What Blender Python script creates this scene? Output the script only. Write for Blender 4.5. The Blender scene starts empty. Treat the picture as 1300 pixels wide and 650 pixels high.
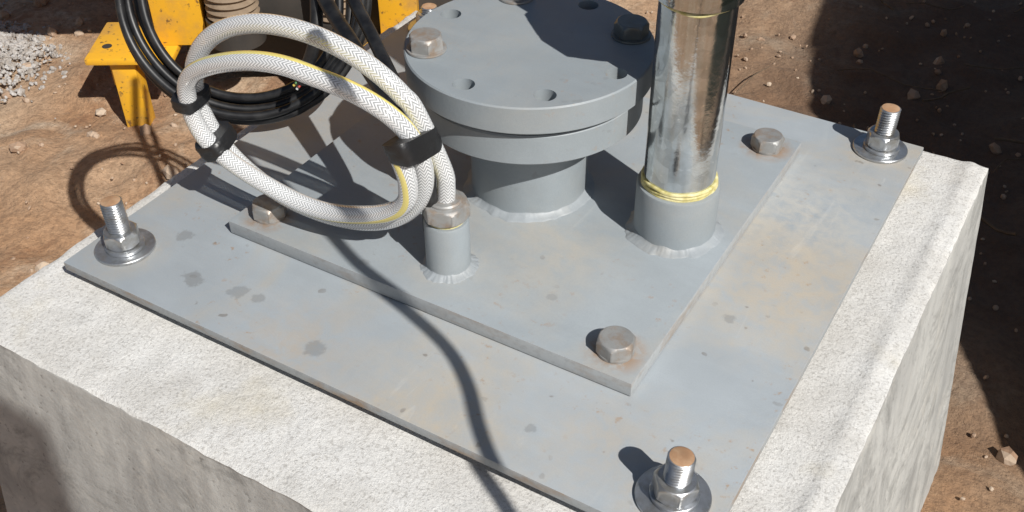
import bpy, bmesh, math, random
from mathutils import Vector, Matrix, noise
random.seed(7)
S=bpy.context.scene
COL=S.collection
pi=math.pi

# ------------------------------------------------------------ node helpers
class NB:
    def __init__(s,name,rough=.5,metal=0.0):
        s.m=bpy.data.materials.new(name); s.m.use_nodes=True
        s.nt=s.m.node_tree; s.b=s.nt.nodes["Principled BSDF"]; s.out=s.nt.nodes["Material Output"]
        s.b.inputs["Roughness"].default_value=rough; s.b.inputs["Metallic"].default_value=metal
        s.tc=s.nt.nodes.new("ShaderNodeTexCoord"); s.co=s.tc.outputs["Object"]
    def n(s,t,**k):
        x=s.nt.nodes.new(t)
        for a,b in k.items(): setattr(x,a,b)
        return x
    def l(s,a,b): s.nt.links.new(a,b)
    def setin(s,i,v):
        if isinstance(v,bpy.types.NodeSocket): s.l(v,i)
        elif isinstance(v,(tuple,list)) and len(v)==3 and i.type=='RGBA': i.default_value=(*v,1)
        else: i.default_value=v
    def noise(s,scale,detail=4,rough=.55,dist=0,co=None,sc=None,rot=0):
        x=s.n("ShaderNodeTexNoise"); x.inputs["Scale"].default_value=scale; x.inputs["Detail"].default_value=detail
        x.inputs["Roughness"].default_value=rough; x.inputs["Distortion"].default_value=dist
        c=co or s.co
        if sc:
            mp=s.n("ShaderNodeMapping"); mp.inputs["Scale"].default_value=sc; mp.inputs["Rotation"].default_value=(0,0,rot); s.l(c,mp.inputs[0]); c=mp.outputs[0]
        s.l(c,x.inputs["Vector"]); return x.outputs["Fac"]
    def vor(s,scale,feat='F1',out="Distance",rnd=1):
        x=s.n("ShaderNodeTexVoronoi",feature=feat); x.inputs["Scale"].default_value=scale; x.inputs["Randomness"].default_value=rnd
        s.l(s.co,x.inputs["Vector"]); return x.outputs[out]
    def ramp(s,f,stops):
        x=s.n("ShaderNodeValToRGB"); e=x.color_ramp.elements
        while len(e)<len(stops): e.new(.5)
        for i,(p,c) in enumerate(stops):
            e[i].position=p; e[i].color=(c,c,c,1) if not isinstance(c,(tuple,list)) else (*c,1)
        s.l(f,x.inputs[0]); return x.outputs[0]
    def mix(s,f,a,b,bt='MIX'):
        x=s.n("ShaderNodeMix",data_type='RGBA',blend_type=bt)
        s.setin(x.inputs[0],f); s.setin(x.inputs[6],a); s.setin(x.inputs[7],b); return x.outputs[2]
    def math(s,op,a,b=0,c=None):
        x=s.n("ShaderNodeMath",operation=op); s.setin(x.inputs[0],a); s.setin(x.inputs[1],b)
        if c is not None: s.setin(x.inputs[2],c)
        return x.outputs[0]
    def near(s,p,r0,r1):
        x=s.n("ShaderNodeVectorMath",operation='DISTANCE'); s.l(s.co,x.inputs[0]); x.inputs[1].default_value=p
        m=s.n("ShaderNodeMapRange"); s.l(x.outputs["Value"],m.inputs[0]); m.inputs[1].default_value=r0;m.inputs[2].default_value=r1;m.inputs[3].default_value=1;m.inputs[4].default_value=0
        return m.outputs[0]
    def bump(s,h,strength=.3,dist=.002,prev=None):
        x=s.n("ShaderNodeBump"); x.inputs["Strength"].default_value=strength; x.inputs["Distance"].default_value=dist
        s.l(h,x.inputs["Height"])
        if prev: s.l(prev,x.inputs["Normal"])
        s.l(x.outputs[0],s.b.inputs["Normal"]); return x.outputs[0]
    def col(s,v): s.setin(s.b.inputs["Base Color"],v)
    def rgh(s,v): s.setin(s.b.inputs["Roughness"],v)

def steel_paint(name,base,dust=.45,spots=.6,seed=0,stains=(),blots=()):
    k=NB(name,.5)
    b2=tuple(c*.87 for c in base)
    c=k.mix(k.ramp(k.noise(6+seed,6,.6),[(.35,0),(.68,1)]),b2,base)
    c=k.mix(k.ramp(k.noise(24,6,.6,sc=(.4,1.5,1),rot=.3),[(.48,0),(.78,.22)]),c,tuple(min(.8,x*1.3) for x in base))
    d=k.math('MULTIPLY',k.ramp(k.noise(3.6+seed,6,.66,.8),[(.44,0),(.64,1)]),k.ramp(k.noise(38,6,.72),[(.35,.3),(.65,1)]))
    c=k.mix(k.math('MULTIPLY',d,dust),c,(.47,.40,.30))
    s1=k.math('MULTIPLY',k.ramp(k.noise(22,4,.6,.8,sc=(1.8,.35,1),rot=-.5),[(.60,0),(.72,1)]),k.ramp(k.noise(3.1+seed,3,.5),[(.48,0),(.6,.5)]))
    c=k.mix(k.math('MULTIPLY',s1,dust),c,(.62,.61,.57))
    sp=k.math('MULTIPLY',k.ramp(k.noise(60+seed,2,.4),[(.70,0),(.73,1)]),k.ramp(k.noise(8,3,.65),[(.46,0),(.56,1)]))
    c=k.mix(k.math('MULTIPLY',sp,spots),c,(.15,.13,.11))
    r=k.math('MULTIPLY',k.ramp(k.noise(95,4,.65),[(.60,0),(.68,1)]),k.ramp(k.noise(7,4),[(.48,0),(.6,1)]))
    c=k.mix(k.math('MULTIPLY',r,.7*min(1,dust*2)),c,(.33,.20,.10))
    for p,r0,r1,am,cc in stains:
        m=k.math('MULTIPLY',k.near(p,r0,r1),k.ramp(k.noise(48,5,.7,.5),[(.36,0),(.58,1)]))
        c=k.mix(k.math('MULTIPLY',m,am),c,cc)
    if blots:
        wob=k.math('MULTIPLY',k.math('SUBTRACT',k.noise(70,4,.65),.5),1.8)
        for p,r,am in blots:
            m=k.ramp(k.math('ADD',k.near(p,r*.2,r*1.6),wob),[(.42,0),(.66,1)])
            m=k.math('MULTIPLY',m,k.near(p,r*1.2,r*1.9))
            c=k.mix(k.math('MULTIPLY',m,am),c,(.17,.17,.165))
    c=k.mix(k.ramp(k.noise(700,2,.6),[(.3,.0),(.8,.2)]),c,tuple(x*.6 for x in base))
    k.col(c)
    k.rgh(k.ramp(k.noise(12,6,.65),[(.3,.46),(.7,.66)]))
    n=k.bump(k.noise(300,4,.65),.25,.0008)
    k.bump(k.noise(14,4,.5),.2,.003,n)
    return k.m

def rusty_edge(name,base,a=.85):
    k=NB(name,.6)
    c=k.mix(k.ramp(k.noise(14,6,.7,sc=(1,1,2.5)),[(.5,0),(.68,a)]),base,(.27,.17,.09))
    c=k.mix(k.ramp(k.noise(160,4,.6),[(.5,0),(.75,.5)]),c,tuple(x*.6 for x in base))
    k.col(c); k.bump(k.noise(150,4),.4,.001); return k.m

def metal(name,colr,rough=(.2,.4),stain=None,amount=.5,bumps=.15,m=1.0,spangle=False):
    k=NB(name,.3,m)
    c=k.mix(k.ramp(k.noise(40,5,.6),[(.35,0),(.65,1)]),tuple(x*.75 for x in colr),colr)
    rg=k.ramp(k.noise(30,5,.6,sc=(1,1,.4)),[(.3,rough[0]),(.7,rough[1])])
    if spangle:
        v=k.vor(75,'F1',"Color"); bw=k.n("ShaderNodeRGBToBW"); k.l(v,bw.inputs[0])
        c=k.mix(k.ramp(bw.outputs[0],[(.2,0),(.8,.5)]),c,tuple(min(1,x*1.3) for x in colr))
        c=k.mix(k.ramp(k.noise(18,6,.7,sc=(2,2,.35)),[(.5,0),(.7,.3)]),c,(.34,.34,.30))
        c=k.mix(k.ramp(k.noise(160,3,.6),[(.66,0),(.70,.8)]),c,(.85,.85,.82))
    if stain:
        c=k.mix(k.math('MULTIPLY',k.ramp(k.noise(60,5,.65),[(.45,0),(.62,1)]),amount),c,stain)
    k.col(c); k.rgh(rg)
    k.bump(k.noise(120,4,.6),bumps,.0008); return k.m

MAT={}
rs=(.33,.19,.09);dk=(.16,.14,.12)
AN=((.041,.052),(.704,.665),(.704,.045),(.041,.652)); CB=((.157,.163),(.589,.163),(.589,.572),(.157,.572))
MAT['plate']=steel_paint("grey_paint_dusty",(.375,.412,.438),.8,.6,0,
   [((x,y,0),.028,.06,.35,(.42,.34,.24)) for x,y in AN]+[((.70,.36,0),.02,.16,.55,(.50,.41,.29)),((.66,.50,0),.0,.12,.5,(.60,.55,.46)),((.30,.02,0),.01,.10,.4,(.47,.35,.22)),((.62,.07,0),.0,.09,.35,(.47,.38,.27))],
   [((.143,.051,0),.014,.5),((.082,.102,0),.011,.45),((.324,.033,0),.012,.45),((.199,.058,0),.012,.4),((.225,.062,0),.007,.4),((.66,.28,0),.007,.4),((.56,.05,0),.006,.4)])
MAT['cover']=steel_paint("grey_paint_cover",(.345,.382,.405),.42,.35,1.7,
   [((x,y,.0179),.018,.036,.8,rs) for x,y in CB]+[((x,y,.0179),.012,.028,.4,dk) for x,y in CB]+[((.378,.191,.018),.024,.05,.35,(.48,.43,.35)),((.47,.26,.018),.0,.10,.35,(.49,.42,.32))],
   [((.30,.150,.018),.007,.35),((.50,.2,.018),.006,.3)])
MAT['flange']=steel_paint("grey_paint_flange",(.30,.336,.357),.2,.2,3.1)
MAT['edge']=rusty_edge("plate_edge",(.30,.315,.32))
MAT['cedge']=rusty_edge("cover_edge",(.36,.375,.38),.5)
MAT['weld']=steel_paint("weld_paint",(.33,.36,.38),.3,.1,5)
MAT['zinc']=metal("zinc_nut",(.58,.60,.62),(.26,.45),(.30,.27,.22),.55,.25,.85)
MAT['galv']=metal("galvanized_pipe_metal",(.64,.665,.67),(.05,.18),(.45,.45,.40),.25,.28,.98,True)
MAT['rust']=metal("rust_top",(.42,.24,.13),(.7,.9),(.5,.35,.22),.5,.5,0.0)
MAT['boltgrey']=metal("bolt_grey",(.38,.38,.37),(.42,.6),(.30,.21,.14),.65,.4,.35)
MAT['boltdark']=metal("bolt_dark",(.22,.24,.24),(.35,.5),(.2,.17,.12),.3,.3,.5)
k=NB("thread_sealant_yellow",.5); k.col(k.mix(k.ramp(k.noise(120,4),[(.4,0),(.65,1)]),(.50,.44,.16),(.74,.68,.38))); k.bump(k.noise(300,4),.6,.001); MAT['seal']=k.m
k=NB("black_rubber",.42); k.col(k.mix(k.ramp(k.noise(60,4),[(.4,0),(.8,1)]),(.008,.008,.009),(.03,.03,.03))); k.bump(k.noise(200,3),.15,.0005); MAT['black']=k.m
k=NB("black_tape",.38); k.col((.014,.014,.015)); k.bump(k.noise(70,3,.6),.5,.002); MAT['tape']=k.m
k=NB("yellow_paint",.45)
c=k.mix(k.ramp(k.noise(9,6,.65),[(.5,0),(.72,1)]),(.80,.42,.025),(.50,.28,.08)); c=k.mix(k.ramp(k.noise(70,4),[(.6,0),(.68,.8)]),c,(.10,.06,.04)); k.col(c); MAT['yellow']=k.m
k=NB("tan_rubber",.8); k.col(k.mix(k.noise(60,5),(.16,.11,.07),(.33,.25,.17))); k.bump(k.noise(150,4),.5,.002); MAT['tan']=k.m
k=NB("dark_steel",.6); k.col(k.mix(k.noise(20,5),(.02,.02,.02),(.07,.06,.05))); MAT['dark']=k.m
for nm,cc in (('wire_red',(.35,.04,.03)),('wire_green',(.06,.2,.07)),('wire_yellow',(.5,.38,.08)),('wire_white',(.5,.5,.48))):
    k=NB(nm,.4); k.col(cc); MAT[nm]=k.m

# braided hose : clear PVC wall, herringbone yarn, one yellow tracer
k=NB("clear_braided_pvc",.12)
sx=k.n("ShaderNodeSeparateXYZ"); k.l(k.tc.outputs["UV"],sx.inputs[0]); u,v=sx.outputs[0],sx.outputs[1]
tri=k.math('ABSOLUTE',k.math('SUBTRACT',k.math('FRACT',k.math('MULTIPLY',v,8.0)),.5))
ch=k.math('FRACT',k.math('ADD',k.math('MULTIPLY',u,250.0),k.math('MULTIPLY',tri,2.6)))
br=k.ramp(k.math('ABSOLUTE',k.math('SUBTRACT',ch,.5)),[(.12,0),(.32,1)])
seam=k.ramp(tri,[(.40,0),(.5,.6)])
c=k.mix(br,(.50,.52,.53),(.84,.85,.86)); c=k.mix(seam,c,(.74,.75,.76))
c=k.mix(k.ramp(k.noise(25,4,.6),[(.4,0),(.7,.18)]),c,(.55,.54,.50))
st=k.math('LESS_THAN',k.math('ABSOLUTE',k.math('SUBTRACT',k.math('FRACT',k.math('ADD',v,k.math('MULTIPLY',u,.45))),.42)),.05)
c=k.mix(k.math('MULTIPLY',st,.9),c,(.84,.70,.14)); k.col(c)
k.b.inputs["Coat Weight"].default_value=1; k.b.inputs["Coat Roughness"].default_value=.04
tr=k.n("ShaderNodeBsdfTransparent"); ms=k.n("ShaderNodeMixShader"); tr.inputs[0].default_value=(.97,.98,.98,1)
lw=k.n("ShaderNodeLayerWeight"); lw.inputs[0].default_value=.35
fc=k.math('MULTIPLY',k.math('SUBTRACT',1.0,lw.outputs["Facing"]),.75)
k.l(k.math('MULTIPLY',fc,k.math('SUBTRACT',.72,k.math('MULTIPLY',k.math('MAXIMUM',br,st),.54))),ms.inputs[0]); k.l(k.b.outputs[0],ms.inputs[1]); k.l(tr.outputs[0],ms.inputs[2]); k.l(ms.outputs[0],k.out.inputs[0])
MAT['hose']=k.m

# concrete
k=NB("concrete",.95)
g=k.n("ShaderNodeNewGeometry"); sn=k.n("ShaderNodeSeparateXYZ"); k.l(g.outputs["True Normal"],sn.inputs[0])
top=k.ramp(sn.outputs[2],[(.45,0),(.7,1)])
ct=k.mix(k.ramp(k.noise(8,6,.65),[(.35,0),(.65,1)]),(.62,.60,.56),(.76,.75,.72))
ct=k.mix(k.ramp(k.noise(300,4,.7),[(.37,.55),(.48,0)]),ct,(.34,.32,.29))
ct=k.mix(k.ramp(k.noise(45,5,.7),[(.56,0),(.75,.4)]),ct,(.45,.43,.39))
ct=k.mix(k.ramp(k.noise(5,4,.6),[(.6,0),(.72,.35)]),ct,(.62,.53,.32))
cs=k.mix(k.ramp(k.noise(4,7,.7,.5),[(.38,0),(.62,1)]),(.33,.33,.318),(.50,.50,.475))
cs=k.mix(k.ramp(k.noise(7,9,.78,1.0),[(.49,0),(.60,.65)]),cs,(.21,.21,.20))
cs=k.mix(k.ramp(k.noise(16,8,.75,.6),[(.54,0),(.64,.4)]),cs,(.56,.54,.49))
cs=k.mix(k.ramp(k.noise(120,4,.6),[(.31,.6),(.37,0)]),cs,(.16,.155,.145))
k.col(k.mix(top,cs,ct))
h=k.mix(top,k.ramp(k.noise(120,6,.6),[(.25,.38),(.75,.62)]),k.noise(260,5,.75))
n=k.bump(h,.65,.003)
MAT['conc']=k.m

# soil
k=NB("soil",1.0)
c=k.mix(k.ramp(k.noise(1.6,6,.6,.4),[(.38,0),(.62,1)]),(.45,.26,.14),(.58,.41,.27))
c=k.mix(k.ramp(k.noise(4.5,7,.65,.6),[(.5,0),(.66,.8)]),c,(.66,.53,.39))
c=k.mix(k.ramp(k.noise(2.7,6,.7,1),[(.56,0),(.64,.7)]),c,(.30,.15,.075))
c=k.mix(k.ramp(k.noise(70,5,.7),[(.35,.5),(.58,0)]),c,(.18,.11,.065))
c=k.mix(k.math('MULTIPLY',k.near((1.35,2.0,-.6),.9,1.45),.85),c,(.09,.064,.05))  # right-hand ground shadow deepened by painting this soil area darker
k.col(c)
n=k.bump(k.noise(30,8,.7),.8,.02); k.bump(k.noise(160,4,.7),.6,.006,n)
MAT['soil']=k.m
k=NB("stones",.9); k.col(k.mix(k.vor(14,'F1',"Color"),(.30,.18,.11),(.52,.42,.32),'MIX')); k.bump(k.noise(90,4),.6,.004); MAT['stone']=k.m
k=NB("grey_granules",.9); k.col(k.mix(k.ramp(k.noise(60,4),[(.35,0),(.65,1)]),(.30,.26,.22),(.52,.50,.48))); k.bump(k.noise(90,4),.8,.01); MAT['white']=k.m
k=NB("twig",.9); k.col(k.mix(k.noise(60,4),(.09,.06,.04),(.22,.16,.1))); MAT['twig']=k.m
k=NB("shade_sheet_mat",.8); k.col(k.mix(k.noise(20,4),(.06,.09,.07),(.09,.13,.10))); MAT['shade_sheet']=k.m
k=NB("shadow_board_mat",.6); k.col(k.mix(k.noise(8,4),(.3,.3,.29),(.36,.36,.34))); MAT['shadow_board']=k.m

# ------------------------------------------------------------ geometry helpers
def empty(name,loc):
    e=bpy.data.objects.new(name,None); e.location=loc; e.empty_display_size=.02; COL.objects.link(e); return e
def mk(name,verts,faces,mat,parent=None,smooth=35,uvs=None,mats=None,fm=None):
    me=bpy.data.meshes.new(name); me.from_pydata([tuple(v) for v in verts],[],faces); me.update()
    for m in (mats or [mat]): me.materials.append(MAT[m] if isinstance(m,str) else m)
    if fm:
        for p,i in zip(me.polygons,fm): p.material_index=i
    if uvs:
        ul=me.uv_layers.new(name="UVMap")
        i=0
        for f in uvs:
            for q in f: ul.data[i].uv=q; i+=1
    o=bpy.data.objects.new(name,me); COL.objects.link(o)
    if smooth is not None:
        for p in me.polygons: p.use_smooth=True
        me.set_sharp_from_angle(angle=math.radians(smooth))
    if parent:
        o.parent=parent; o.matrix_parent_inverse=Matrix.Translation(parent.location).inverted()
    return o
def lathe(name,c,prof,mat,parent=None,seg=64,rf=None,mats=None,band=None,smooth=35,tilt=None):
    V=[];F=[];fm=[]
    for i,(r,z) in enumerate(prof):
        for j in range(seg):
            t=2*pi*j/seg; rr=rf(t,r,z,i) if rf else r
            V.append(Vector((rr*math.cos(t),rr*math.sin(t),z)))
    n=len(prof)
    for i in range(n-1):
        for j in range(seg):
            a=i*seg+j;b=i*seg+(j+1)%seg
            F.append((a,b,b+seg,a+seg)); fm.append(band[i] if band else 0)
    F.append(tuple(range(seg-1,-1,-1))); fm.append(band[0] if band else 0)
    F.append(tuple(range((n-1)*seg,n*seg))); fm.append(band[-1] if band else 0)
    Rm=tilt or Matrix.Identity(3)
    V=[Rm@p+Vector((c[0],c[1],c[2] if len(c)>2 else 0)) for p in V]
    return mk(name,V,F,mat,parent,smooth,mats=mats,fm=fm if band else None)
def hexsolid(name,c,a,z0,h,mat,parent,rot=0,both=False,tilt=None):
    cr=a*1.06; ap=a
    prof=[(9,z0),(9,z0+h-.0035),(cr,z0+h-.0022),(ap*.99,z0+h-.0006),(ap*.93,z0+h)]
    if both: prof=[(ap*.93,z0),(ap*.99,z0+.0006),(cr,z0+.0022),(9,z0+.0035)]+prof[1:]
    def rf(t,r,z,i):
        k=(t-rot)%(pi/3)-pi/6
        return min(r,ap/math.cos(k))
    return lathe(name,c,prof,mat,parent,96,rf,smooth=28,tilt=tilt)
def thread(name,c,R,z0,z1,pitch,mat,parent,tilt=None,top='rust'):
    n=int((z1-z0)/pitch*6); prof=[(R,z0+(z1-z0)*i/n) for i in range(n+1)]
    def rf(t,r,z,i):
        if i==n: return R*.86
        ph=((z-z0)/pitch-t/(2*pi))%1
        return R-.0022*abs(ph-.5)*2
    return lathe(name,c,prof,mat,parent,40,rf,mats=[mat,top],band=[0]*(n)+[1],smooth=60,tilt=tilt)
def box(name,x0,y0,z0,x1,y1,z1,mat,parent,bev=.0015,M=None,mats=None,jit=0):
    bm=bmesh.new(); bmesh.ops.create_cube(bm,size=1)
    for v in bm.verts:
        v.co=Vector(((x0+x1)/2+v.co.x*(x1-x0),(y0+y1)/2+v.co.y*(y1-y0),(z0+z1)/2+v.co.z*(z1-z0)))
    if bev: bmesh.ops.bevel(bm,geom=list(bm.edges),offset=bev,segments=2,affect='EDGES',profile=.6)
    if M:
        for v in bm.verts: v.co=M@v.co
    bm.normal_update()
    me=bpy.data.meshes.new(name); bm.to_mesh(me); bm.free()
    for m in (mats or [mat]): me.materials.append(MAT[m])
    if mats and len(mats)>1:
        for p in me.polygons:
            if p.normal.z<.8: p.material_index=1
    for p in me.polygons: p.use_smooth=True
    me.set_sharp_from_angle(angle=math.radians(40))
    o=bpy.data.objects.new(name,me); COL.objects.link(o)
    if parent: o.parent=parent; o.matrix_parent_inverse=Matrix.Translation(parent.location).inverted()
    return o
def spline(P,step=.004):
    P=[Vector(p) for p in P]; Q=[P[0]*2-P[1]]+P+[P[-1]*2-P[-2]]; out=[]
    for i in range(1,len(Q)-2):
        a,b,c,d=Q[i-1:i+3]; n=max(2,int((c-b).length/step))
        for j in range(n):
            t=j/n; out.append(.5*((2*b)+(c-a)*t+(2*a-5*b+4*c-d)*t*t+(3*b-a-3*c+d)*t**3))
    out.append(P[-1]); return out
def tube(name,P,r,mat,parent=None,seg=20,step=.004,rr=None,twist=0,raw=False,merge=None):
    pts=P if raw else spline(P,step)
    n=len(pts); T=[(pts[min(i+1,n-1)]-pts[max(i-1,0)]).normalized() for i in range(n)]
    N=T[0].orthogonal().normalized(); V=[];F=[];U=[];L=0;Ls=[]
    for i in range(n):
        N=(N-T[i]*N.dot(T[i])).normalized(); B=T[i].cross(N)
        if i: L+=(pts[i]-pts[i-1]).length
        Ls.append(L); q=rr(i/(n-1)) if rr else r
        for j in range(seg):
            t=2*pi*j/seg+twist; V.append(pts[i]+(N*math.cos(t)+B*math.sin(t))*q)
    for i in range(n-1):
        for j in range(seg):
            a=i*seg+j;b=i*seg+(j+1)%seg
            F.append((a,b,b+seg,a+seg)); U.append([(Ls[i],j/seg),(Ls[i],(j+1)/seg),(Ls[i+1],(j+1)/seg),(Ls[i+1],j/seg)])
    F.append(tuple(range(seg-1,-1,-1)));U.append([(0,0)]*seg)
    F.append(tuple(range((n-1)*seg,n*seg)));U.append([(0,0)]*seg)
    if merge is not None:
        o=len(merge[0]); merge[0].extend(V); merge[1].extend([tuple(x+o for x in f) for f in F]); return
    return mk(name,V,F,mat,parent,50,uvs=U)
def weld(name,c,R,z,minor,parent,mat='weld',seed=0,out=1.25):
    V=[];F=[];n=240;m=9
    for i in range(n):
        t=2*pi*i/n; d=Vector((math.cos(t),math.sin(t),seed))
        w=minor*(1.4+.7*noise.noise(d*2.2)+.35*noise.noise(d*7)); hh=minor*(1.15+.5*noise.noise(d*3+Vector((3,3,3))))
        rip=.0002*noise.noise(d*22)
        for j in range(m):
            f=j/(m-1); a=f*pi/2
            r=R-.0008+w*out*(1-math.sin(a)*.98)**.7; zz=z+hh*(1-math.cos(a)*.98)**.7
            r+=rip*math.sin(pi*f)*2; zz+=rip*math.sin(pi*f)*2
            if j==0: zz=z-.0006
            V.append((c[0]+r*math.cos(t),c[1]+r*math.sin(t),zz))
        V.append((c[0]+(R-.003)*math.cos(t),c[1]+(R-.003)*math.sin(t),z+hh))
    m+=1
    for i in range(n):
        for j in range(m-1):
            a=i*m+j;b=i*m+j+1;cc=((i+1)%n)*m+j+1;d=((i+1)%n)*m+j
            F.append((a,d,cc,b))
    return mk(name,V,F,mat,parent,80)

# ------------------------------------------------------------ plinth
GZ=-.6
def plinth():
    x0,x1,y0,y1,zt=-.045,.826,-.108,.735,-.026
    n=200; V=[];F=[];idx={}
    def disp(x,y,z,d):
        p=Vector((x,y,z)); 
        e=max(0,1-d/.006); chip=max(0,noise.noise(p*26)-.1)*.8+.16
        return -e*e*.007*chip + .0008*noise.noise(p*40)+.0006*noise.noise(p*120)+.0015*noise.noise(p*9)
    for i in range(n+1):
        for j in range(n+1):
            x=x0+(x1-x0)*i/n;y=y0+(y1-y0)*j/n
            d=min(x-x0,x1-x,y-y0,y1-y)
            idx[(i,j)]=len(V)
            z=zt+disp(x,y,zt,d)
            dr=x1-x; z+=.002*math.exp(-((dr-.020)/.008)**2)*(1+noise.noise(Vector((y*14,2,0))))
            V.append(Vector((x,y,z)))
    for i in range(n):
        for j in range(n): F.append((idx[i,j],idx[i+1,j],idx[i+1,j+1],idx[i,j+1]))
    loop=[(i,0) for i in range(n)]+[(n,j) for j in range(n)]+[(n-i,n) for i in range(n)]+[(0,n-j) for j in range(n)]
    cur=[idx[k] for k in loop]; m=60
    for a in cur:
        v=V[a]; v.x+=.0016*noise.noise(v*14)+.001*noise.noise(v*70); v.y+=.0016*noise.noise(v*14+Vector((5,5,5)))+.001*noise.noise(v*60)
    base=[V[a].copy() for a in cur]; cx,cy=(x0+x1)/2,(y0+y1)/2
    for r in range(1,m+1):
        f=(r/m)**1.5; z=zt+(GZ-.08-zt)*f; nw=[]
        for k,b in enumerate(base):
            tx=.10*f*(b.x-cx)/(x1-x0)*2*.75; ty=.05*f*(b.y-cy)/(y1-y0)*2
            p=Vector((b.x+tx,b.y+ty,z if r>2 else z+(b.z-zt)*.6))
            q=.0014*noise.noise(p*4)+.0004*noise.noise(p*45)
            i,j=loop[k]
            if i==0:p.x-=q
            elif i==n:p.x+=q
            if j==0:p.y-=q
            elif j==n:p.y+=q
            nw.append(len(V));V.append(p)
        L=len(cur)
        for k in range(L): F.append((cur[(k+1)%L],cur[k],nw[k],nw[(k+1)%L]))
        cur=nw
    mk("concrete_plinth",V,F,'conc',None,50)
plinth()

# ------------------------------------------------------------ plates
W,D=.75,.6975
e=empty("steel_base_plate",(W/2,D/2,0)); box("plate",0,0,-.0105,W,D,0,'plate',e,.0012,mats=['plate','edge'])
U0=(.124,.131);U1=(.622,.605);TU=.0179
e=empty("steel_cover_plate",((U0[0]+U1[0])/2,(U0[1]+U1[1])/2,TU)); box("plate",U0[0],U0[1],.0012,U1[0],U1[1],TU,'cover',e,.0011,mats=['cover','cedge'])
box("gasket",U0[0]+.001,U0[1]+.001,.0003,U1[0]-.001,U1[1]-.001,.0025,'dark',e,0)

def anchor(x,y,top,rot,tl,seed):
    e=empty("anchor_bolt",(x,y,0)); t=Matrix.Rotation(tl[0],3,'X')@Matrix.Rotation(tl[1],3,'Y')
    lathe("washer",(x,y,0),[(.0325,.0004),(.033,.0012),(.0328,.0032),(.0322,.0038),(.0135,.0038)],'zinc',e,72)
    lathe("washer_upper",(x+.001,y,0.0),[(.0215,.0042),(.0217,.0048),(.0215,.0072),(.021,.0076),(.0135,.0077)],'zinc',e,60)
    hexsolid("nut",(x,y,0),.0178,.0078,.0185,'zinc',e,rot,True,t)
    thread("threaded_rod",(x,y,0),.0122,.010,top,.0034,'zinc',e,t)
anchor(.041,.052,.064,.3,(0,-.03),1)
anchor(.704,.665,.060,.9,(0,.02),2)
anchor(.704,.045,.055,.1,(.01,.06),3)
anchor(.041,.652,.036,.5,(0,0),4)
def hbolt(x,y,z,rot,a=.0172,h=.015,parent=None,mat='boltgrey',name="hex_bolt",w=.0):
    e=parent or empty(name,(x,y,z))
    lathe("bolt_washer" ,(x,y,z),[(a*1.28,.0003),(a*1.3,.001),(a*1.28,.0026),(a*.9,.003)] if parent else [(a*1.05,.0),(a*1.07,.001),(a*1.05,.0032),(a*.9,.0034)],mat,e,56)
    hexsolid("bolt_head",(x,y,z),a,.003,h,mat,e,rot)
for (x,y),r in zip(CB,(.2,.75,.4,.9)): hbolt(x,y,TU,r)

# ------------------------------------------------------------ flange assembly
FC=(.378,.362)
e=empty("blind_flange_riser",(FC[0],FC[1],TU))
lathe("neck_pipe",FC,[(.0665,TU-.001),(.0665,.129)],'flange',e,96)
weld("neck_weld",FC,.0665,TU,.0055,e,seed=1)
lathe("slip_on_flange",FC,[(.1215,.127),(.1235,.129),(.1235,.160),(.122,.162)],'flange',e,128)
lathe("gasket",FC,[(.114,.1615),(.114,.1695)],'dark',e,96)
bf=lathe("blind_flange",FC,[(.131,.169),(.133,.171),(.133,.1985),(.1315,.2)],'flange',e,160)
HA=[math.radians(-97+45*i) for i in range(8)]; HR=.109
V=[];F=[]
for a in HA:
    o=len(V);c=(FC[0]+HR*math.cos(a),FC[1]+HR*math.sin(a))
    for z in (.176,.21):
        for j in range(32): V.append((c[0]+.0115*math.cos(2*pi*j/32),c[1]+.0115*math.sin(2*pi*j/32),z))
    for j in range(32): F.append((o+j,o+(j+1)%32,o+32+(j+1)%32,o+32+j))
    F.append(tuple(o+31-j for j in range(32)));F.append(tuple(o+32+j for j in range(32)))
cut=mk("cutter",V,F,'flange',None,None)
md=bf.modifiers.new("b",'BOOLEAN');md.object=cut;md.operation='DIFFERENCE';md.solver='EXACT'
bpy.context.view_layer.update()
dg=bpy.context.evaluated_depsgraph_get(); nm=bpy.data.meshes.new_from_object(bf.evaluated_get(dg)); bf.modifiers.clear(); bf.data=nm
nm.set_sharp_from_angle(angle=math.radians(35))
bpy.data.objects.remove(cut)
for i,(rt,mt) in {7:(.2,'boltgrey'),3:(.5,'boltdark'),5:(.1,'boltgrey')}.items():
    a=HA[i]; hbolt(FC[0]+HR*math.cos(a),FC[1]+HR*math.sin(a),.2,rt,.0165,.0145,e,mt)

# ------------------------------------------------------------ galvanised riser
PC=(.558,.368)
e=empty("galvanized_riser_pipe",(PC[0],PC[1],TU))
lathe("socket",PC,[(.0445,TU-.001),(.0445,.079),(.0435,.0815),(.039,.083)],'flange',e,96)
weld("socket_weld",PC,.0445,TU,.006,e,seed=4,out=1.2)
lathe("pipe",PC,[(.0378,.07),(.0378,.30)],'galv',e,128)
def rings(par,c,R,z,n,sd,amp=.0018,th=.0021):
    for q in range(n):
        P=[]
        for i in range(61):
            t=2*pi*i/60; P.append(Vector((c[0]+(R+amp*noise.noise(Vector((math.cos(t)*2,math.sin(t)*2,q+sd))))*math.cos(t),c[1]+R*math.sin(t),z+q*.0033+.003*noise.noise(Vector((math.cos(t)*1.6,math.sin(t)*1.6,q*3+sd))))))
        tube("thread_tape_%d"%q,P,th,'seal',par,8,raw=True)
rings(e,PC,.0386,.083,3,2)
rings(e,PC,.0382,.2935,1,9,.001,.0016)
lathe("coupling",PC,[(.0395,.294),(.0425,.296),(.0425,.318),(.05,.322)],'galv',e,96)
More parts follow.
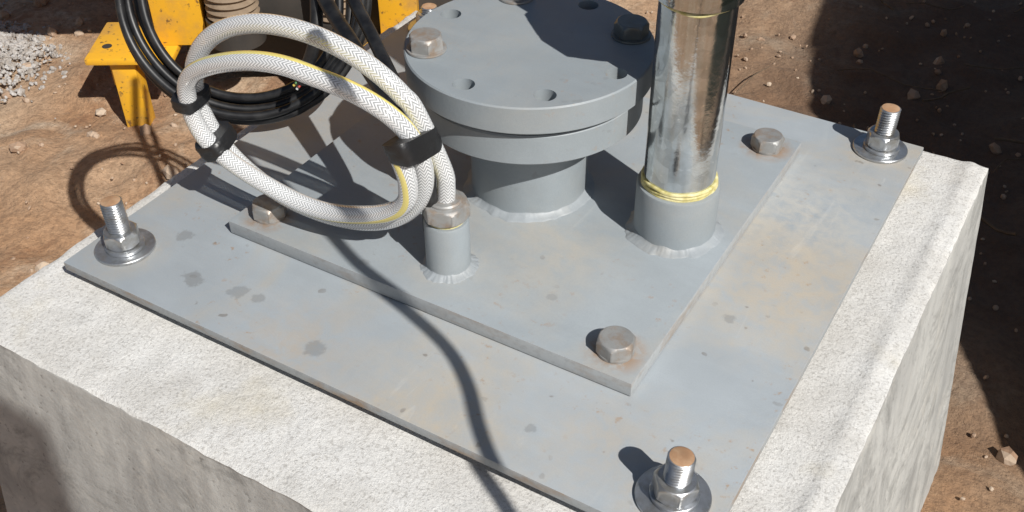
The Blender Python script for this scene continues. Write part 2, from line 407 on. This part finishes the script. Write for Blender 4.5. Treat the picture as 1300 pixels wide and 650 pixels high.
hexsolid("added_shadow_fitting",PC,.058,.318,.045,'galv',e,.3,True)  # invented fitting above the frame, sized to throw the flange-top shadow
lathe("upper_pipe",PC,[(.0378,.36),(.0378,.9)],'galv',e,64)

# ------------------------------------------------------------ hose socket + hose
HC=(.379,.191)
e=empty("hose_socket",(HC[0],HC[1],TU))
lathe("socket",HC,[(.0235,TU-.001),(.0235,.077),(.0222,.0795),(.015,.080)],'flange',e,64)
weld("socket_weld",HC,.0235,TU,.0046,e,seed=6,out=1.3)
lathe("bushing_thread",HC,[(.0195,.078),(.0195,.086)],'seal',e,48)
hexsolid("bushing",HC,.0225,.083,.019,'boltgrey',e,.35,True)
lathe("bushing_rim",HC,[(.0175,.1015),(.0175,.104),(.016,.1055),(.0125,.1055)],'boltgrey',e,48)

RC=Vector((.236,.152,.155))
e=empty("braided_hose_coil",RC)
n=Vector((.08,-.99,-.11)).normalized(); e2=(Vector((0,0,1))-n*n.z).normalized(); e1=n.cross(e2); 
if e1.x<0:e1=-e1
def ring(th,r,off): return RC+e1*math.cos(th)*r*1.09+e2*math.sin(th)*r*.90+n*off
P=[Vector((.379,.191,.095)),Vector((.381,.191,.12)),Vector((.380,.188,.144))]
th0=math.radians(14); th1=th0+4*pi; th=th0+.22
def ringpt(th):
    tau=(th-th0)/(2*pi); s=math.sin(th)
    r=.132-.006*tau; off=-.019+.0185*tau
    k2=min(1,max(0,(tau-.9)/.25))
    wv=max(0,abs(s)-.22)/.78; wv=wv*wv*(3-2*wv)
    if s>0: r-=.021*k2*wv; off+=.006*k2*wv
    else: r-=.024*k2*wv
    r+=.003*noise.noise(Vector((th*.7,1,2)))
    return ring(th,r,off)
while th<th1-.1: P.append(ringpt(th)); th+=.16
P.append(ringpt(th1))
tube("hose",P,.0097,'hose',e,28,.0025)
def strap(name,deg,half,rc,offc,ra,rn,tilt=0):
    V=[];F=[];m=40;ks=7
    for i in range(ks):
        f=i/(ks-1)*2-1
        sc=1 if abs(f)<.99 else .96
        for j in range(m):
            a=2*pi*j/m; ca,sa=math.cos(a),math.sin(a)
            ca=math.copysign(abs(ca)**.55,ca);sa=math.copysign(abs(sa)**.55,sa)
            wob=1+.02*math.sin(i*2+j)
            th=math.radians(deg)+(f*half+tilt*sa*rn)/rc
            V.append(ring(th,rc+ra*ca*sc*wob,offc+rn*sa*sc*wob))
    for i in range(ks-1):
        for j in range(m):
            a=i*m+j;b=i*m+(j+1)%m;F.append((a,b,b+m,a+m))
    F.append(tuple(range(m)));F.append(tuple(range((ks-1)*m,ks*m)))
    o=mk(name,V,F,'tape',e,40)
    bm=bmesh.new();bm.from_mesh(o.data);bmesh.ops.recalc_face_normals(bm,faces=bm.faces);bm.to_mesh(o.data);bm.free()
strap("tape_1",14,.0125,.1255,-.0005,.0142,.030,.3)
strap("tape_2",176,.0075,.128,-.001,.0132,.0212)
strap("tape_3",204,.0095,.1235,-.001,.0170,.0212,.2)

# ------------------------------------------------------------ black cable coil
e=empty("black_cable_coil",(-.011,.341,.168))
c0=Vector((-.0114,.3409,.168)); a1=Vector((.8556,.5176,0)); a2=Vector((-.22,.36,.90)).normalized(); an=a1.cross(a2)
for q in range(5):
    P=[];r0=.151-.0075*q; 
    for i in range(46):
        th=math.radians(-25-q*4)+i*math.radians(9.2)*-1
        P.append(c0+(a1*math.cos(th)*(r0+.004*math.sin(th*2+q))+a2*math.sin(th)*r0)+an*(-.01+.008*((q*2)%3)+.003*math.sin(th*3+q)))
    tube("cable_%d"%q,P,.0055,'black',e,12,.006)
tube("lead_1",[(.00,.46,.50),(.07,.375,.33),(.123,.328,.227),(.215,.27,.195),(.318,.205,.175),(.355,.180,.165),(.37,.176,.12),(.352,.20,.05)],.0085,'black',e,16)
tube("lead_2",[(.03,.47,.50),(.10,.385,.33),(.152,.338,.24),(.24,.275,.205),(.325,.21,.183),(.352,.185,.175)],.0072,'black',e,16)
tube("lead_3",[(.123,.328,.227),(.135,.30,.17),(.118,.285,.115)][::-1],.0075,'black',e,14)
wp=Vector((.1177,.2845,.1157))
for i,(cc) in enumerate(('wire_red','wire_green','wire_yellow','wire_white')):
    d=Vector((math.cos(i*1.6)*.003,-.003,math.sin(i*1.6)*.003))
    tube("wire_%d"%i,[wp+Vector((.001,.000,.004))+d*.6,wp+d,wp+d*1.3+Vector((-.002,-.003,-.003))],.0016,cc,e,8,.002)

# overhead cable (out of frame), throws the curved shadow over the plates
SD=Vector((.92,-.40,.95))
sh=[(.02,.26,.018),(.13,.215,.018),(.23,.173,.018),(.30,.142,.018),(.375,.122,.01),(.435,.100,0),(.48,.068,0),(.517,.029,0),(.554,-.003,0),(.59,-.028,-.02),(.63,-.062,-.02),(.70,-.14,-.02)]
e=empty("overhead_cable",(.9,-.1,.6))
tube("cable",[Vector(p)+SD*.64 for p in sh],.0072,'black',e,12,.01)

# ------------------------------------------------------------ yellow machine
e=empty("yellow_machine_skid",(-.978,.871,GZ))
O=Vector((-.978,.871,GZ)); Mx=Matrix(((.8556,-.5176,0,O.x),(.5176,.8556,0,O.y),(0,0,1,O.z),(0,0,0,1)))
def mb(nm,a,b,mat,bev=.004): return box(nm,a[0],a[1],a[2],b[0],b[1],b[2],mat,e,bev,Mx)
mb("leg_1",(-.018,-.02,-.02),(.036,.03,.17),'yellow')
mb("foot_plate_1",(-.065,-.04,.17),(.13,.14,.186),'yellow')
mb("gusset_1",(-.026,-.005,.10),(-.018,.08,.17),'yellow',.001)
mb("column_1",(.085,.02,.186),(.20,.08,.50),'yellow')
mb("rail_back",(-.1,.5,.17),(.85,.56,.25),'yellow')
mb("rail_front",(.20,.04,.20),(.80,.10,.30),'dark')
mb("leg_2",(.60,-.02,-.02),(.66,.03,.20),'yellow')
mb("column_2",(.59,.0,.20),(.675,.07,.50),'yellow')
mb("foot_plate_2",(.55,-.05,.185),(.70,.14,.20),'yellow')
mb("housing",(-.2,-.02,.50),(.95,.8,1.2),'yellow',.02)
mb("sump",(.1,.15,.05),(.7,.5,.5),'dark',.02)
for x in (.268,.50):
    c=Mx@Vector((x,.02,0)); 
    lathe("ribbed_mount",(c.x,c.y,0),[((.058 if i%2 else .05),GZ+.26+.008*i) for i in range(30)],'tan',e,40)
    lathe("mount_base",(c.x,c.y,0),[(.062,GZ+.20),(.062,GZ+.26)],'dark',e,40)
lathe("foot_hole",((Mx@Vector((-.03,.02,0))).x,(Mx@Vector((-.03,.02,0))).y,0),[(.011,GZ+.184),(.011,GZ+.1868)],'dark',e,24)

# ------------------------------------------------------------ ground
def gz(p): return .030*noise.noise(p*2.2)+.018*noise.noise(p*6)
def ground():
    n=340; V=[];F=[]
    def f(i): t=(i/n)*2-1; return (1.9*t+ 300*abs(t)**9*(1 if t>0 else -1))
    for i in range(n+1):
        for j in range(n+1):
            x=f(i)*1.25-.2;y=f(j)*1.3+1.0;p=Vector((x,y,0))
            near=1 if abs(x)<6 and abs(y)<6 else 0
            z=GZ
            if near:
                z+=gz(p)+.012*noise.noise(p*15)+.008*abs(noise.noise(p*32))
            V.append((x,y,z))
    for i in range(n):
        for j in range(n):
            a=i*(n+1)+j;F.append((a,a+n+1,a+n+2,a+1))
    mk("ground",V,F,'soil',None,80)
ground()
def scatter(name,N,area,rs,mat,zf=None,excl=True):
    V=[];F=[]
    bm=bmesh.new();bmesh.ops.create_icosphere(bm,subdivisions=1,radius=1)
    bv=[v.co.copy() for v in bm.verts];bf_=[[v.index for v in f.verts] for f in bm.faces];bm.free()
    for _ in range(N):
        x,y=area()
        if excl and -.12<x<.93 and -.2<y<.82: continue
        r=rs(); o=len(V); p=Vector((x,y,0))
        z=GZ+gz(p)+.004 if zf is None else zf(x,y)
        R=Matrix.Rotation(random.random()*6,3,'Z')@Matrix.Rotation(random.random()*3,3,'X'); s=Vector((random.uniform(.7,1.3),random.uniform(.7,1.2),random.uniform(.5,.9)))
        for v in bv:
            q=R@Vector((v.x*s.x,v.y*s.y,v.z*s.z))*r*(1+.25*noise.noise(v*1.7+p*9)); V.append(q+Vector((x,y,z+r*.25)))
        F+= [tuple(i+o for i in f) for f in bf_]
    return mk(name,V,F,mat,None,None)
scatter("ground_stones",4200,lambda:(random.uniform(-2.4,2.2),random.uniform(-.6,3.6)),lambda:.003+.017*random.random()**7+.001,'stone')
def pz(x,y): 
    d=math.hypot(x+1.60,(y-.90)); return GZ+.035*math.exp(-(d/.14)**2)+.006*random.random()
scatter("gravel_pile",5200,lambda:(random.gauss(-1.60,.11),random.gauss(.88,.12)),lambda:random.uniform(.002,.006)+.006*random.random()**5,'white',pz)
mg=([],[])
for i in range(60):
    x,y=random.uniform(-.1,1.7),random.uniform(1.0,3.2); a=random.random()*6;L=random.uniform(.05,.28)
    P=[Vector((x+math.cos(a)*L*t+random.uniform(-.012,.012),y+math.sin(a)*L*t+random.uniform(-.012,.012),GZ+.018+random.uniform(0,.02))) for t in (0,.33,.66,1)]
    tube("t",P,random.uniform(.0015,.004),'twig',None,6,.03,merge=mg)
mk("fallen_twigs",mg[0],mg[1],'twig',None,60)

# ------------------------------------------------------------ added off-frame blockers, invented to throw the big shadows
e=empty("added_shade_sheet",(1.8,2,GZ))  # invented sheet, its outline cut to shade the ground at right
out=[(-.05,-.55),(.2,-.2),(.50,.226),(.62,.375),(.9,.70),(1.08,.9),(1.59,1.07),(2.6,1.3),(4.5,1.5),(4.5,-.5),(2.5,-.55)]
V=[(1.8,y,z) for y,z in out]+[(1.806,y,z) for y,z in out]; L=len(out)
F=[tuple(range(L)),tuple(range(2*L-1,L-1,-1))]+[(i,(i+1)%L,(i+1)%L+L,i+L)[::-1] for i in range(L)]
mk("cut_sheet",V,F,'shade_sheet',e,None)
for y,h in ((1.6,1.15),(4.48,1.6)): lathe("sheet_pole",(1.83,y,0),[(.02,GZ-.1),(.02,h)],'dark',e,16)
e=empty("photographer_shadow_board",(1.35,-.76,GZ))  # added stand-in for the photographer, shadows the plinth front
Mb=Matrix.Translation((1.52,-.757,1.39))@Matrix.Rotation(.10,4,'Y')
box("shadow_board",-.5,-.008,-.43,0,.008,0,'shadow_board',e,.006,Mb)
lathe("shadow_board_post",(1.15,-.785,0),[(.018,GZ-.1),(.018,1.3)],'dark',e,16)

# ------------------------------------------------------------ light, sky, camera
w=bpy.data.worlds.new("World");S.world=w;w.use_nodes=True
nt=w.node_tree;bg=nt.nodes["Background"];sk=nt.nodes.new("ShaderNodeTexSky");sk.sky_type='NISHITA';sk.sun_disc=False
sk.sun_elevation=math.radians(43.5);sk.sun_rotation=math.atan2(.92,-.40)
nt.links.new(sk.outputs[0],bg.inputs[0]);bg.inputs[1].default_value=.05
sl=bpy.data.lights.new("sun",'SUN');sl.energy=5.0;sl.angle=math.radians(.5);sl.color=(1,.97,.925)
so=bpy.data.objects.new("sun",sl);COL.objects.link(so);so.rotation_mode='QUATERNION';so.rotation_quaternion=(-SD).to_track_quat('-Z','Y');so.location=(3,-1.3,3)
yaw,pit,rol=.544,.6837,-.0099
Fv=Vector((-math.sin(yaw)*math.cos(pit),math.cos(yaw)*math.cos(pit),-math.sin(pit)));R=Fv.cross(Vector((0,0,1))).normalized();Uv=R.cross(Fv)
R2=R*math.cos(rol)+Uv*math.sin(rol);U2=-R*math.sin(rol)+Uv*math.cos(rol)
cd=bpy.data.cameras.new("camera");co=bpy.data.objects.new("camera",cd);COL.objects.link(co)
cd.sensor_width=36;cd.lens=36*1367.8/1300;cd.clip_start=.02;cd.clip_end=1000
Mc=Matrix((R2,U2,-Fv)).transposed().to_4x4();Mc.translation=Vector((.8903,-.5253,.7439));co.matrix_world=Mc
S.camera=co
S.view_settings.view_transform='Standard';S.view_settings.look='None';S.view_settings.exposure=0
